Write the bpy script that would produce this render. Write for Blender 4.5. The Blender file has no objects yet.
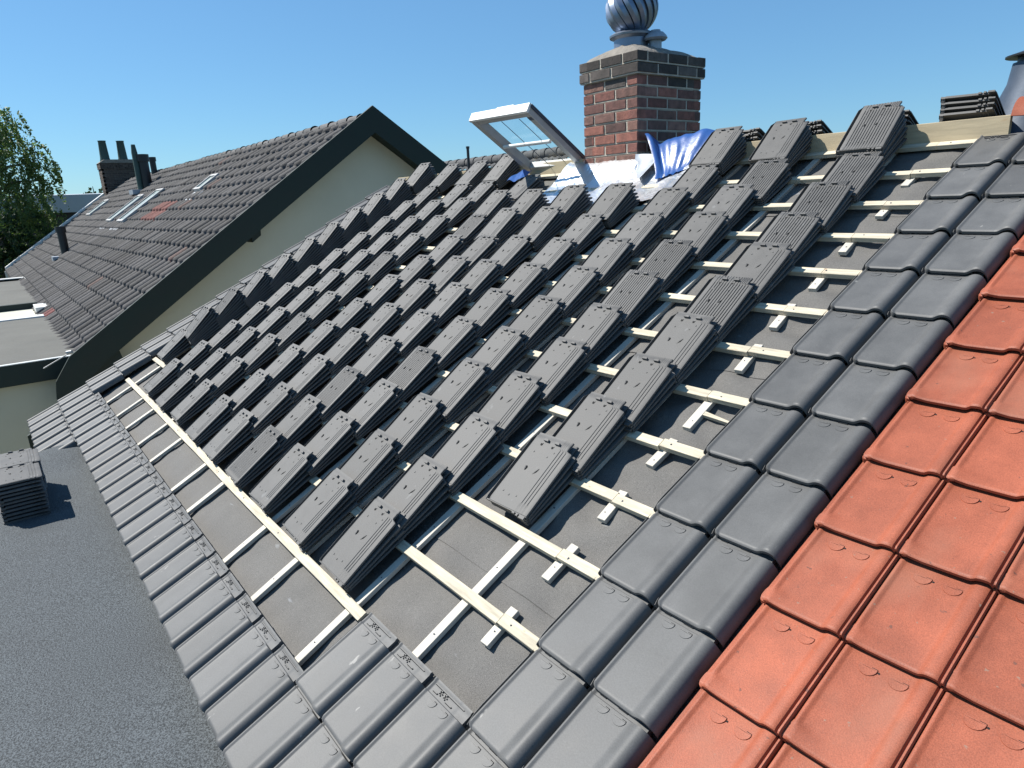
import bpy, bmesh, math, random
from mathutils import Vector, Matrix, noise
R = math.radians
random.seed(7)
S = bpy.context.scene
COL = S.collection

# ---------------------------------------------------------------- scales
W, G = .25, .3274              # cover width of one tile, height of one tile course (m)
PITCH = R(27)                  # pitch of the roof being tiled
MR = Matrix.Rotation(PITCH, 4, 'X')    # roof frame: x along the eaves, y up the slope, z off the roof
def roofpt(u, v, n=0.0):
    return MR @ Vector((u*W, v*G, n))

# ---------------------------------------------------------------- node helpers
def mat(name, col, rough=.7, var=.12, nscale=6., bump=0., bscale=60., metal=0., spec=.5, objvar=0., speck=None, wood=False, attr=None, coord='Object', bdist=.003):
    m = bpy.data.materials.new(name); m.use_nodes = True
    nt = m.node_tree; N = nt.nodes; L = nt.links
    b = N['Principled BSDF']
    b.inputs['Roughness'].default_value = rough
    b.inputs['Metallic'].default_value = metal
    b.inputs['Specular IOR Level'].default_value = spec
    tc = N.new('ShaderNodeTexCoord'); co = tc.outputs[coord]
    oi = N.new('ShaderNodeObjectInfo')
    # shift the pattern per object, so repeats do not show the same stains
    addv = N.new('ShaderNodeVectorMath'); addv.operation = 'ADD'
    sc = N.new('ShaderNodeVectorMath'); sc.operation = 'SCALE'; sc.inputs[0].default_value = (7.1, 3.3, 5.7); L.new(oi.outputs['Random'], sc.inputs['Scale'])
    L.new(co, addv.inputs[0]); L.new(sc.outputs[0], addv.inputs[1]); co = addv.outputs[0]
    if wood:
        mp = N.new('ShaderNodeMapping'); mp.inputs['Scale'].default_value = wood; L.new(co, mp.inputs[0]); cw = mp.outputs[0]
    else: cw = co
    n1 = N.new('ShaderNodeTexNoise'); n1.inputs['Scale'].default_value = nscale; n1.inputs['Detail'].default_value = 6; n1.inputs['Roughness'].default_value = .6
    L.new(cw, n1.inputs['Vector'])
    ma = N.new('ShaderNodeMapRange'); ma.inputs['From Min'].default_value = .3; ma.inputs['From Max'].default_value = .7
    ma.inputs['To Min'].default_value = 1-var; ma.inputs['To Max'].default_value = 1+var
    L.new(n1.outputs[0], ma.inputs[0])
    val = ma.outputs[0]
    if objvar:
        mo = N.new('ShaderNodeMapRange'); mo.inputs['To Min'].default_value = 1-objvar; mo.inputs['To Max'].default_value = 1+objvar
        L.new(oi.outputs['Random'], mo.inputs[0])
        mm = N.new('ShaderNodeMath'); mm.operation = 'MULTIPLY'; L.new(val, mm.inputs[0]); L.new(mo.outputs[0], mm.inputs[1]); val = mm.outputs[0]
    if speck:
        n3 = N.new('ShaderNodeTexNoise'); n3.inputs['Scale'].default_value = speck[0]; n3.inputs['Detail'].default_value = 2; L.new(co, n3.inputs['Vector'])
        ms = N.new('ShaderNodeMapRange'); ms.inputs['From Min'].default_value = .35; ms.inputs['From Max'].default_value = .65
        ms.inputs['To Min'].default_value = 1-speck[1]; ms.inputs['To Max'].default_value = 1+speck[1]; L.new(n3.outputs[0], ms.inputs[0])
        mm = N.new('ShaderNodeMath'); mm.operation = 'MULTIPLY'; L.new(val, mm.inputs[0]); L.new(ms.outputs[0], mm.inputs[1]); val = mm.outputs[0]
    sv = N.new('ShaderNodeVectorMath'); sv.operation = 'SCALE'
    if attr:
        at = N.new('ShaderNodeAttribute'); at.attribute_name = attr; L.new(at.outputs['Color'], sv.inputs[0])
    else: sv.inputs[0].default_value = col
    L.new(val, sv.inputs['Scale']); L.new(sv.outputs[0], b.inputs['Base Color'])
    # roughness wanders a little
    mr = N.new('ShaderNodeMapRange'); mr.inputs['To Min'].default_value = max(.02, rough-.1); mr.inputs['To Max'].default_value = min(1, rough+.1)
    L.new(n1.outputs[0], mr.inputs[0]); L.new(mr.outputs[0], b.inputs['Roughness'])
    if bump:
        n2 = N.new('ShaderNodeTexNoise'); n2.inputs['Scale'].default_value = bscale; n2.inputs['Detail'].default_value = 5; L.new(cw if wood else co, n2.inputs['Vector'])
        bp = N.new('ShaderNodeBump'); bp.inputs['Strength'].default_value = bump; bp.inputs['Distance'].default_value = bdist
        L.new(n2.outputs[0], bp.inputs['Height']); L.new(bp.outputs[0], b.inputs['Normal'])
    return m

def add_marks(m, col, scale, thresh, stretch=(1, 1, 1), soft=.03, strength=.8):
    """scuffs and stains with a shape of their own, mixed over the base colour"""
    nt = m.node_tree; N = nt.nodes; L = nt.links; b = N['Principled BSDF']
    src = b.inputs['Base Color'].links[0].from_socket
    tc = N.new('ShaderNodeTexCoord'); oi = N.new('ShaderNodeObjectInfo')
    mp = N.new('ShaderNodeMapping'); mp.inputs['Scale'].default_value = stretch; L.new(tc.outputs['Object'], mp.inputs[0])
    sc = N.new('ShaderNodeVectorMath'); sc.operation = 'SCALE'; sc.inputs[0].default_value = (13.1, 31.3, 5.7); L.new(oi.outputs['Random'], sc.inputs['Scale'])
    ad = N.new('ShaderNodeVectorMath'); ad.operation = 'ADD'; L.new(mp.outputs[0], ad.inputs[0]); L.new(sc.outputs[0], ad.inputs[1])
    n = N.new('ShaderNodeTexNoise'); n.inputs['Scale'].default_value = scale; n.inputs['Detail'].default_value = 4; L.new(ad.outputs[0], n.inputs['Vector'])
    mr = N.new('ShaderNodeMapRange'); mr.inputs['From Min'].default_value = thresh; mr.inputs['From Max'].default_value = thresh+soft; mr.inputs['To Max'].default_value = strength
    L.new(n.outputs[0], mr.inputs[0])
    mx = N.new('ShaderNodeMix'); mx.data_type = 'RGBA'; mx.inputs['B'].default_value = (*col, 1)
    L.new(mr.outputs[0], mx.inputs['Factor']); L.new(src, mx.inputs['A']); L.new(mx.outputs['Result'], b.inputs['Base Color'])
    return m

M = {}
M['slate'] = add_marks(add_marks(mat('slate_glaze', (.095, .095, .094), .54, .15, 7, .2, 160, speck=(240, .08), spec=.32, objvar=.10, bdist=.001), (.30, .29, .27), 22, .715, (1, .45, 1), .03, .6), (.070, .070, .069), 3.2, .58, (1, .6, 1), .12, .35)
M['under'] = add_marks(mat('tile_underside', (.090, .087, .083), .62, .16, 14, .35, 160, objvar=.12, spec=.4, bdist=.002), (.17, .17, .168), 26, .68, (1, .5, 1), .05, .5)
M['hole'] = mat('hole_and_slot_shade', (.006, .006, .006), .9, .05)  # near-black of the nail holes, and the shade painted into lug slots
M['red'] = add_marks(add_marks(add_marks(mat('red_clay', (.27, .074, .038), .6, .17, 8, .5, 260, objvar=.12, speck=(320, .16), spec=.36, bdist=.0012), (.27, .115, .072), 5, .52, (1, .5, 1), .2, .55), (.08, .04, .03), 34, .70, (1, 1, 1), .03, .7), (.20, .17, .13), 60, .70, (1, 1, 1), .05, .55)
M['membrane'] = add_marks(mat('roof_membrane', (.106, .101, .094), .8, .14, 3, .8, 300, speck=(420, .38), bdist=.002), (.24, .25, .26), 3.5, .70, (1.4, 4, 1), .04, .5)
M['wood'] = add_marks(mat('pine_batten', (.47, .415, .31), .72, .28, 5, .5, 30, objvar=.12, wood=(1.2, 14, 14)), (.30, .18, .09), 9, .67, (1, 3, 3), .04, .6)
M['woodv'] = mat('pine_strip', (.47, .435, .37), .68, .16, 5, .2, 30, objvar=.06, wood=(14, 1.2, 14))
M['board'] = add_marks(mat('ridge_timber', (.42, .345, .225), .7, .14, 4, .25, 24, wood=(1.2, 14, 14)), (.36, .24, .13), 7, .66, (1, 3, 3), .06, .5)
M['felt'] = add_marks(mat('mineral_felt', (.068, .076, .081), .92, .12, 1.6, 1., 210, speck=(150, .62), bdist=.005), (.045, .05, .054), 1.1, .56, (1, 1, 1), .12, .45)
M['felt2'] = add_marks(mat('old_felt', (.10, .098, .086), .9, .18, 1.6, .4, 120, speck=(90, .15)), (.06, .058, .05), .8, .55, (1, 1, 1), .2, .5)
M['render'] = add_marks(mat('cream_render', (.46, .45, .37), .9, .05, 1.2, .25, 240), (.34, .32, .25), .9, .62, (1, 1, .3), .25, .35)
M['fascia'] = mat('dark_green_paint', (.006, .016, .0135), .7, .2, 3, .1, 40)
M['black'] = mat('black_plastic', (.012, .012, .013), .45, .1)
M['white'] = mat('white_metal', (.62, .62, .60), .45, .08)
M['old_tile'] = mat('old_roof_tile', (.1, .1, .1), .85, .28, 3.5, .5, 60, attr='tint', speck=(30, .2), bdist=.006)
M['brick'] = mat('brick_faces', (.2, .1, .08), .9, .38, 16, .8, 90, attr='tint', bdist=.006)
M['mortar'] = mat('mortar', (.44, .39, .32), .95, .2, 12, .9, 120, bdist=.006)
M['cement'] = mat('cement_flaunching', (.20, .18, .155), .95, .25, 10, .9, 60, bdist=.01)
M['alu'] = mat('galvanised_sheet', (.22, .26, .33), .40, .14, 8, .1, 20, metal=.75)
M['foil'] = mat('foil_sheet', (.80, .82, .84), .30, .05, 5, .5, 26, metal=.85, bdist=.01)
M['tarp'] = mat('blue_scrap_and_foil_shade', (.026, .085, .27), .34, .10, 4, .3, 30, bdist=.006)  # blue plastic of the scrap; on the foil, shade put into the colour
M['zinc'] = mat('blue_grey_lead', (.055, .072, .10), .5, .15, 6, .2, 30, metal=.3)
M['leadmetal'] = mat('lead_sheet', (.30, .33, .37), .5, .2, 10, .3, 30, metal=.4)
M['frame'] = mat('grey_window_frame', (.36, .35, .34), .55, .10, 10, .1, 40)
M['framelight'] = mat('aluminium_cover', (.66, .655, .63), .45, .06)
M['bark'] = mat('bark', (.11, .10, .085), .9, .3, 8, .6, 20)
M['ground'] = mat('garden_ground', (.07, .085, .045), .95, .3, .35, .3, 4)
M['copper'] = mat('green_copper', (.03, .06, .05), .6, .2, 10)
M['wall_dark'] = mat('dark_cladding', (.035, .033, .032), .8, .15, 1)
M['roofsheet'] = mat('grey_sheet_roof', (.36, .40, .44), .6, .06, 1)
def leafmat(name, c):
    m = mat(name, c, .55, .35, .9, objvar=.1, spec=.3)
    b = m.node_tree.nodes['Principled BSDF']
    t = m.node_tree.nodes.new('ShaderNodeBsdfTranslucent'); t.inputs[0].default_value = (c[0]*1.6, c[1]*1.7, c[2]*.8, 1)
    mx = m.node_tree.nodes.new('ShaderNodeMixShader'); mx.inputs[0].default_value = .3
    o = m.node_tree.nodes['Material Output']
    m.node_tree.links.new(b.outputs[0], mx.inputs[1]); m.node_tree.links.new(t.outputs[0], mx.inputs[2]); m.node_tree.links.new(mx.outputs[0], o.inputs[0])
    return m
M['leaf'] = leafmat('birch_leaves', (.095, .14, .055))
M['leaf2'] = leafmat('dark_leaves', (.03, .055, .022))
def glassmat():
    m = bpy.data.materials.new('window_glass'); m.use_nodes = True
    N = m.node_tree.nodes; L = m.node_tree.links; o = N['Material Output']; N.remove(N['Principled BSDF'])
    t = N.new('ShaderNodeBsdfTransparent'); t.inputs[0].default_value = (.97, .985, .98, 1)
    g = N.new('ShaderNodeBsdfGlossy'); g.inputs['Roughness'].default_value = .03
    mx = N.new('ShaderNodeMixShader'); mx.inputs[0].default_value = .025; L.new(t.outputs[0], mx.inputs[1]); L.new(g.outputs[0], mx.inputs[2]); L.new(mx.outputs[0], o.inputs[0])
    return m
M['glass'] = glassmat()
M['skyglass'] = mat('roof_light_glass', (.22, .27, .245), .35, .1, 3, spec=.8)

# ---------------------------------------------------------------- mesh helpers
class MB:
    """collects vertices and faces for ONE mesh object"""
    def __init__(s): s.v = []; s.f = []; s.m = []; s.c = []; s.T = Matrix.Identity(4)
    def add(s, vs, fs, mi=0, col=None):
        o = len(s.v); s.v += [tuple(s.T @ Vector(p)) for p in vs]
        for f in fs: s.f.append(tuple(i+o for i in f)); s.m.append(mi); s.c.append(col or (1, 1, 1))
    def box(s, a, b, mi=0, col=None, bev=0.):
        x0, y0, z0 = a; x1, y1, z1 = b
        if bev <= 0:
            s.add([(x0,y0,z0),(x1,y0,z0),(x1,y1,z0),(x0,y1,z0),(x0,y0,z1),(x1,y0,z1),(x1,y1,z1),(x0,y1,z1)],
                  [(0,3,2,1),(4,5,6,7),(0,1,5,4),(1,2,6,5),(2,3,7,6),(3,0,4,7)], mi, col)
        else:
            e = bev; vs = []; 
            for sx, xx in ((0, x0), (1, x1)):
                for sy, yy in ((0, y0), (1, y1)):
                    for sz, zz in ((0, z0), (1, z1)):
                        dx = e if not sx else -e; dy = e if not sy else -e; dz = e if not sz else -e
                        vs += [(xx, yy+dy, zz+dz), (xx+dx, yy, zz+dz), (xx+dx, yy+dy, zz)]
            bm = bmesh.new()
            for p in vs: bm.verts.new(p)
            r = bmesh.ops.convex_hull(bm, input=bm.verts)
            bm.verts.index_update(); bm.faces.ensure_lookup_table()
            s.add([tuple(v.co) for v in bm.verts], [tuple(v.index for v in f.verts) for f in bm.faces], mi, col); bm.free()
    def quad(s, a, b, c, d, mi=0, col=None): s.add([a, b, c, d], [(0, 1, 2, 3)], mi, col)
    def prism(s, poly, ax, t0, t1, mi=0, col=None):
        """poly: 2-D points in the plane across axis ax ('x': (y,z), 'y': (x,z), 'z': (x,y))"""
        def P(p, t): return {'x': (t, p[0], p[1]), 'y': (p[0], t, p[1]), 'z': (p[0], p[1], t)}[ax]
        n = len(poly); vs = [P(p, t0) for p in poly]+[P(p, t1) for p in poly]
        s.add(vs, [tuple(range(n)), tuple(range(2*n-1, n-1, -1))]+[(i, i+n, (i+1) % n+n, (i+1) % n) for i in range(n)], mi, col)
    def tube(s, pts, rad, seg=10, mi=0, cap=True, col=None):
        pts = [Vector(p) for p in pts]; rs = rad if isinstance(rad, (list, tuple)) else [rad]*len(pts)
        vs = []; n = len(pts)
        for i, p in enumerate(pts):
            d = (pts[min(i+1, n-1)]-pts[max(i-1, 0)]).normalized()
            a = d.orthogonal().normalized() if abs(d.z) < .99 else Vector((1, 0, 0)); b = d.cross(a).normalized(); a = b.cross(d)
            for k in range(seg):
                t = 2*math.pi*k/seg; vs.append(tuple(p+rs[i]*(a*math.cos(t)+b*math.sin(t))))
        fs = [(i*seg+k, i*seg+(k+1) % seg, (i+1)*seg+(k+1) % seg, (i+1)*seg+k) for i in range(n-1) for k in range(seg)]
        if cap: fs += [tuple(range(seg-1, -1, -1)), tuple(range((n-1)*seg, n*seg))]
        s.add(vs, fs, mi, col)
    def grid(s, fn, nu, nv, mi=0, col=None):
        vs = [fn(i/nu, j/nv) for j in range(nv+1) for i in range(nu+1)]
        s.add(vs, [(j*(nu+1)+i, j*(nu+1)+i+1, (j+1)*(nu+1)+i+1, (j+1)*(nu+1)+i) for j in range(nv) for i in range(nu)], mi, col)
    def mesh(s, name, mats, smooth=None, tint=False):
        me = bpy.data.meshes.new(name); me.from_pydata(s.v, [], s.f)
        for m in (mats if isinstance(mats, (list, tuple)) else [mats]): me.materials.append(m)
        me.polygons.foreach_set('material_index', s.m)
        if tint:
            ca = me.color_attributes.new('tint', 'FLOAT_COLOR', 'CORNER'); k = 0
            for p in me.polygons:
                c = s.c[p.index]
                for _ in p.loop_indices: ca.data[k].color = (*c, 1); k += 1
        bm = bmesh.new(); bm.from_mesh(me); bmesh.ops.recalc_face_normals(bm, faces=bm.faces); bm.to_mesh(me); bm.free()
        if smooth is not None:
            me.polygons.foreach_set('use_smooth', [True]*len(me.polygons)); me.set_sharp_from_angle(angle=R(smooth))
        me.update(); return me
    def build(s, name, mats, parent=None, smooth=None, tint=False, mw=None):
        return link(name, s.mesh(name, mats, smooth, tint), parent, mw)
def link(name, me, parent=None, mw=None):
    o = bpy.data.objects.new(name, me); COL.objects.link(o)
    if parent: o.parent = parent
    if mw is not None: o.matrix_world = mw
    return o
def empty(name, label, cat, loc=(0, 0, 0), group=None):
    o = bpy.data.objects.new(name, None); COL.objects.link(o); o.location = loc; o.empty_display_size = .2
    return tag(o, label, cat, group)
def tag(o, label, cat, group=None, kind=None):
    if label: o['label'] = label
    if cat: o['category'] = cat
    if group: o['group'] = group
    o['kind'] = kind or 'thing'
    return o
def under(parent, o):
    """hang a mesh that is modelled in world coordinates under its thing"""
    o.parent = parent; o.matrix_parent_inverse = Matrix.Translation(-Vector(parent.location)); return o
ORD = ['zeroth', 'first', 'second', 'third', 'fourth', 'fifth', 'sixth', 'seventh', 'eighth', 'ninth', 'tenth', 'eleventh', 'twelfth', 'thirteenth', 'fourteenth', 'fifteenth', 'sixteenth',
       'seventeenth', 'eighteenth', 'nineteenth', 'twentieth', 'twenty-first', 'twenty-second', 'twenty-third', 'twenty-fourth', 'twenty-fifth', 'twenty-sixth', 'twenty-seventh', 'twenty-eighth', 'twenty-ninth']
def sst(a, b, x):
    t = max(0, min(1, (x-a)/(b-a))); return t*t*(3-2*t)
def interp(P, x):
    for (a, za), (b, zb) in zip(P, P[1:]):
        if x <= b: return za+(zb-za)*(x-a)/(b-a)
    return P[-1][1]

# ---------------------------------------------------------------- tile meshes (origin: front left corner of the pan)
def shell(mb, xs, ys, ztop, thick, xmod=lambda x, y: x, mi=0, tk=None):
    nx, ny = len(xs), len(ys); top = []; bot = []
    for y in ys:
        for x in xs:
            X = xmod(x, y); z = ztop(x, y); top.append((X, y, z)); bot.append((X, y, z-(tk(x, y) if tk else thick)))
    n = nx*ny; fs = []
    for j in range(ny-1):
        for i in range(nx-1):
            a = j*nx+i; fs.append((a, a+1, a+nx+1, a+nx)); fs.append((n+a, n+a+nx, n+a+nx+1, n+a+1))
    for i in range(nx-1):
        fs.append((i, n+i, n+i+1, i+1)); a = (ny-1)*nx+i; fs.append((a, a+1, n+a+1, n+a))
    for j in range(ny-1):
        a = j*nx; fs.append((a, a+nx, n+a+nx, n+a)); a = j*nx+nx-1; fs.append((a, n+a, n+a+nx, a+nx))
    mb.add(top+bot, fs, mi)

def dpad(mb, x0, x1, ytop, h, zf, drop, mi=0, dark=None):
    """half-round lug cast on the face: flat side up the slope, curved edge standing proud"""
    c = (x0+x1)/2; r = (x1-x0)/2; n = 9; vs = [(c, ytop, zf(c)+h*.35)]
    ring = [(c-r*math.cos(math.pi*k/n), ytop-drop*math.sin(math.pi*k/n)) for k in range(n+1)]
    vs += [(x, y, zf(x)+h) for x, y in ring]+[(c+(x-c)*1.04, ytop+(y-ytop)*1.06-.0004, zf(x)-.002) for x, y in ring]
    fs = [(0, k+1, k+2) for k in range(n)]+[(k+1, k+n+2, k+n+3, k+2) for k in range(n)]
    mb.add(vs, fs, mi)
    mb.box((x0+.002, ytop+.0005, zf(c)-.004), (x1-.001, ytop+.003, zf(c)+.0022), mi)
    mb.box((x1-.016, ytop+.003, zf(c)-.004), (x1-.001, ytop+.0052, zf(c)+.0009), 1)  # near-black bar paints the shade in the slot along the flat side

SLG = .068
GPROF = [(-.023, -.020), (-.0215, -.0135), (-.0195, -.013), (-.018, -.030), (-.005, -.029), (-.0025, -.006), (.001, .0025), (.005, .0045), (.009, .0035), (.013, .0), (.017, -.0015), (.021, -.0018), (.05, -.002), (.10, -.002),
         (.150, -.002), (.158, -.0016), (.166, .0006), (.174, .0052), (.182, .0108), (.190, .0152), (.199, .0180), (.208, .0186), (.217, .0168), (.225, .0122), (.2315, .0050), (.2365, -.005), (.2405, -.016), (.243, -.028)]
def grey_tile_mesh(name, verge=False):
    mb = MB(); P = list(GPROF)
    if verge:
        P = [(-.058, -.14), (-.057, -.03), (-.052, .004), (-.042, .013), (-.03, .014), (-.02, .009), (-.012, -.004), (-.004, -.006)]+[p for p in GPROF if p[0] > .0]
    xs = [p[0] for p in P]
    ys = [0, .002, .005, .009, .013, .017, .024, .04, .075, .12, .18, .24, .29, .308, .314, .3165, .33, .352, .358, .366]
    def z(x, y):
        b = interp(P, x)
        if x > -.003 or verge:
            b -= .006*(1-min(1, y/.012))**2
        h = sst(.3145, .3168, y)
        if x > .16: b = b*(1-h)+(-.003 if x < .235 else -.012)*h
        elif x > 0: b -= .003*h
        if y > .355 and x > 0: b += .003
        if y > .20 and x < -.003 and not verge: b = min(b, -.006-.02*sst(.29, .31, y)) if x > -.02 else b
        return b-SLG*y       # the head lies lower than the tail
    def xm(x, y):
        if y < .022 and x < .06 and x > -.003:
            return x+(.022-math.sqrt(max(0, .022**2-(.022-y)**2)))*.75*(1-max(0, x)/.06)
        if y < .05 and x <= -.003 and not verge: return x+.012*(1-y/.05)
        if y > .3145 and x > .22: return x-.024*sst(.3145, .317, y)*(x-.22)/.023
        return x
    shell(mb, xs, ys, z, .011, xm)
    zf = lambda y: (lambda x: -.0018-SLG*y)
    for a, b in ((.042, .088), (.108, .154)): dpad(mb, a, b, .302, .0022, zf(.295), .021)
    for x in (.065, .092):                 # nail holes in the head: a raised star and the hole in it
        for k in range(5):
            t = k*1.2566; mb.box((x+.0075*math.cos(t)-.0022, .338+.0075*math.sin(t)-.0022, -.03), (x+.0075*math.cos(t)+.0022, .338+.0075*math.sin(t)+.0022, -.003-SLG*.338+.0035))
        mb.tube([(x, .338, -.03), (x, .338, -.003-SLG*.338+.0008)], .004, 8, 1)
    for a, b, y in ((.03, .055, .327), (.105, .14, .327), (.02, .19, .349)):
        mb.box((a, y, -.03), (b, y+.003, -.003-SLG*y+.0028)); mb.box((a, y-.0022, -.03), (b, y, -.003-SLG*y+.0006), 1)
    return mb.mesh(name, [M['slate'], M['hole']], 42)

RPROF = [(-.018, -.024), (-.0165, -.014), (-.004, -.015), (-.001, -.004), (.0015, .0035), (.006, .006), (.012, .0055), (.017, .001), (.024, -.001), (.06, -.0015), (.12, -.0015), (.174, -.001), (.183, .001), (.190, .006),
         (.197, .0118), (.206, .0145), (.216, .0155), (.225, .0155), (.2305, .0125), (.2335, .0045), (.2362, .004), (.2378, .0112), (.2425, .0115), (.2445, .008), (.2455, -.012)]
def red_tile_mesh():
    mb = MB(); xs = [p[0] for p in RPROF]
    ys = [0, .002, .005, .008, .011, .02, .033, .042, .05, .058, .068, .085, .13, .19, .25, .30, .3275, .352]
    def z(x, y):
        # the rim bends in to leave the rounded ear at the front corner
        xx = x
        if -.002 < x < .03:
            ear = 1-sst(.036, .062, y); xx = x-.010*ear
            b = interp(RPROF, max(xx, -.0005) if ear > .5 else xx)
            if ear > .3 and x < .012: b = max(b, .001)
        else: b = interp(RPROF, xx)
        if x > -.002: b -= .0045*(1-min(1, y/.010))**2
        return b-.088*y
    def xm(x, y):
        e = 1-sst(.036, .062, y)
        if x < .03 and x > -.002: x -= .009*e*(1-x/.03)
        if y < .016 and x < .04 and x > -.02: x += (.016-math.sqrt(max(0, .016**2-(.016-y)**2)))*.7*(1-max(0, x)/.04)
        return x
    shell(mb, xs, ys, z, .0105, xm)
    for a, b in ((.052, .100), (.128, .176)):
        dpad(mb, a, b, .292, .0032, lambda x: -.0012-.088*.285, .024)
        mb.tube([(b+.004, .2895, -.03), (b+.004, .2895, -.0267+.0008)], .003, 8, 1)
    return mb.mesh('red_tile', [M['red'], M['hole']], 40)

PL = .385                                  # a piled tile lies face down: x across, y tail to head
def piled_mesh(name, ribbed):
    mb = MB()
    P = [(0, -.009), (.002, -.002), (.005, -.001), (.0065, -.027), (.0235, -.028), (.0255, -.001), (.031, 0), (.04, 0)]
    rib0 = .052 if ribbed else .212
    if rib0 > .1: P += [(.10, -.0005), (.17, 0), (.195, 0)]
    k = rib0; dp, pt = (.0042, .0172) if ribbed else (.0026, .0185)
    while k < .262:
        P += [(k, 0), (k+.0016, -dp), (k+.0052, -dp), (k+.0068, .0006), (k+.011, .0006)]; k += pt
    P += [(.281, -.001), (.2835, -.002), (.2845, -.006)]
    P = sorted(set(P)); xs = [p[0] for p in P]
    ys = [0, .003, .0045, .02, .045, .05, .10, .16, .23, .29, .327, .3305, .3345, .338, .345, .366, .371, PL]
    def z(x, y):
        b = interp(P, x)
        w = 1-sst(.045, .05, y) if not ribbed else 1-sst(.02, .045, y)
        if x > .033 and x < .275:
            lo = sst(.330, .334, y); b = b*(1-lo*.8) if not ribbed else b*(1-lo*.45)
            b *= (1-.75*w)
        if x < .026 and (y < .02 or y > .345): b = max(b, -.004)      # the hollow of the roll is closed at both ends
        if y < .0042 and x > .03: b -= .002
        if y > .369: b -= .003
        return b
    def xm(x, y):
        if x > .20 and y > .328: return x-.036*(x-.20)/.084*sst(.328, .338, y)
        if x < .026 and y > .345: return x+.020*(1-x/.026)*sst(.345, .368, y)
        if x < .026 and y < .02: return x+.004
        return x
    shell(mb, xs, ys, z, .0125, xm, 0, lambda x, y: .0125 if x < .25 else .0125-.0085*sst(.25, .275, x))
    # jagged tail under the interlock, hanging nibs, holes, crescents, mould dots
    for a, b, d in ((.196, .212, .006), (.224, .236, .010), (.246, .279, .013)): mb.box((a, -d, -.0105), (b, .001, -.001))
    for x in (.092, .165):
        mb.prism([(x, .347), (x+.031, .347), (x+.027, .358), (x+.004, .358)], 'z', -.004, .0115)
        mb.tube([(x-.004, .329, -.006), (x-.004, .329, .0012)], .0065, 9, 1)
        mb.box((x-.012, .3335, -.004), (x+.003, .337, .0022))
    mb.tube([(.098, .188, -.004), (.099, .196, .002), (.094, .207, .0022), (.089, .212, -.004)], .004, 6, 0)
    mb.tube([(.1025, .190, -.003), (.1025, .204, .001), (.098, .210, -.002)], .0032, 6, 1)
    mb.tube([(.157, .183, -.002), (.167, .198, .0018), (.174, .216, -.001)], .0028, 6, 0)
    mb.tube([(.160, .183, -.003), (.170, .198, .0008), (.177, .216, -.002)], .0024, 6, 1)
    for q in ((.07, .066), (.115, .058), (.16, .066), (.075, .285), (.168, .28), (.19, .308)):
        mb.tube([(q[0], q[1], -.003), (q[0], q[1], .0018)], [.006, .004], 7)
    mb.v = [(x*.955, y, z) for x, y, z in mb.v]
    return mb.mesh(name, [M['under'], M['hole']], 38)

GREY = grey_tile_mesh('grey_tile'); VERGE = grey_tile_mesh('verge_tile', True); RED = red_tile_mesh()
PILE = [piled_mesh('piled_tile_plain', False), piled_mesh('piled_tile_ribbed', True)]
def rj(a): return random.uniform(-a, a)

def place(name, me, u, v, n, rx=0., rz=0., ry=0.):
    o = bpy.data.objects.new(name, me); COL.objects.link(o)
    o.matrix_world = MR @ Matrix.Translation((u*W, v*G, n)) @ Matrix.Rotation(rz, 4, 'Z') @ Matrix.Rotation(ry, 4, 'Y') @ Matrix.Rotation(rx, 4, 'X')
    return o

# ================================================================= THE HOUSE BEING ROOFED
house = empty('brick_house', 'house whose slope is stripped to grey membrane, pine battens and half laid tiles', 'house', (0, 4, -3.2))
XL, XR = -27.05*W, 8.2*W               # gable verge and the far right end of the modelled roof
def mem():
    mb = MB()
    def sheet(v0, v1, lift, ua, ub):
        nu, nv = 190, max(4, int((v1-v0)*14))
        def f(a, b):
            u = ua+(ub-ua)*a; v = v0+(v1-v0)*b
            w = noise.noise(Vector((u*.55, v*2.6, lift*90)))*.006+noise.noise(Vector((u*1.9+3, v*.7, 2.)))*.004
            w += .025*noise.noise(Vector((u*1.5+v*.9, v*2.9-u*.25, 9.)))*(.3+.7*sst(-4, -1.6, u))
            w += .006*noise.noise(Vector((u*3.2, v*.9, 4.)))*(1-.6*sst(-4, -1.6, u))
            return (u*W, v*G, -.0965+lift+w)
        mb.grid(f, nu, nv)
    sheet(.12, 3.46, 0, -27, 8); sheet(3.40, 7.72, .004, -27, 8); sheet(7.66, 11.9, .008, -27, 8); sheet(11.84, 14.2, .012, -27, 8)
    sheet(-.9, .1, 0, -27, -21.6)
    return mb
mem().build('roof_membrane', M['membrane'], smooth=60, mw=MR); under(house, bpy.data.objects['roof_membrane'])

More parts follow.
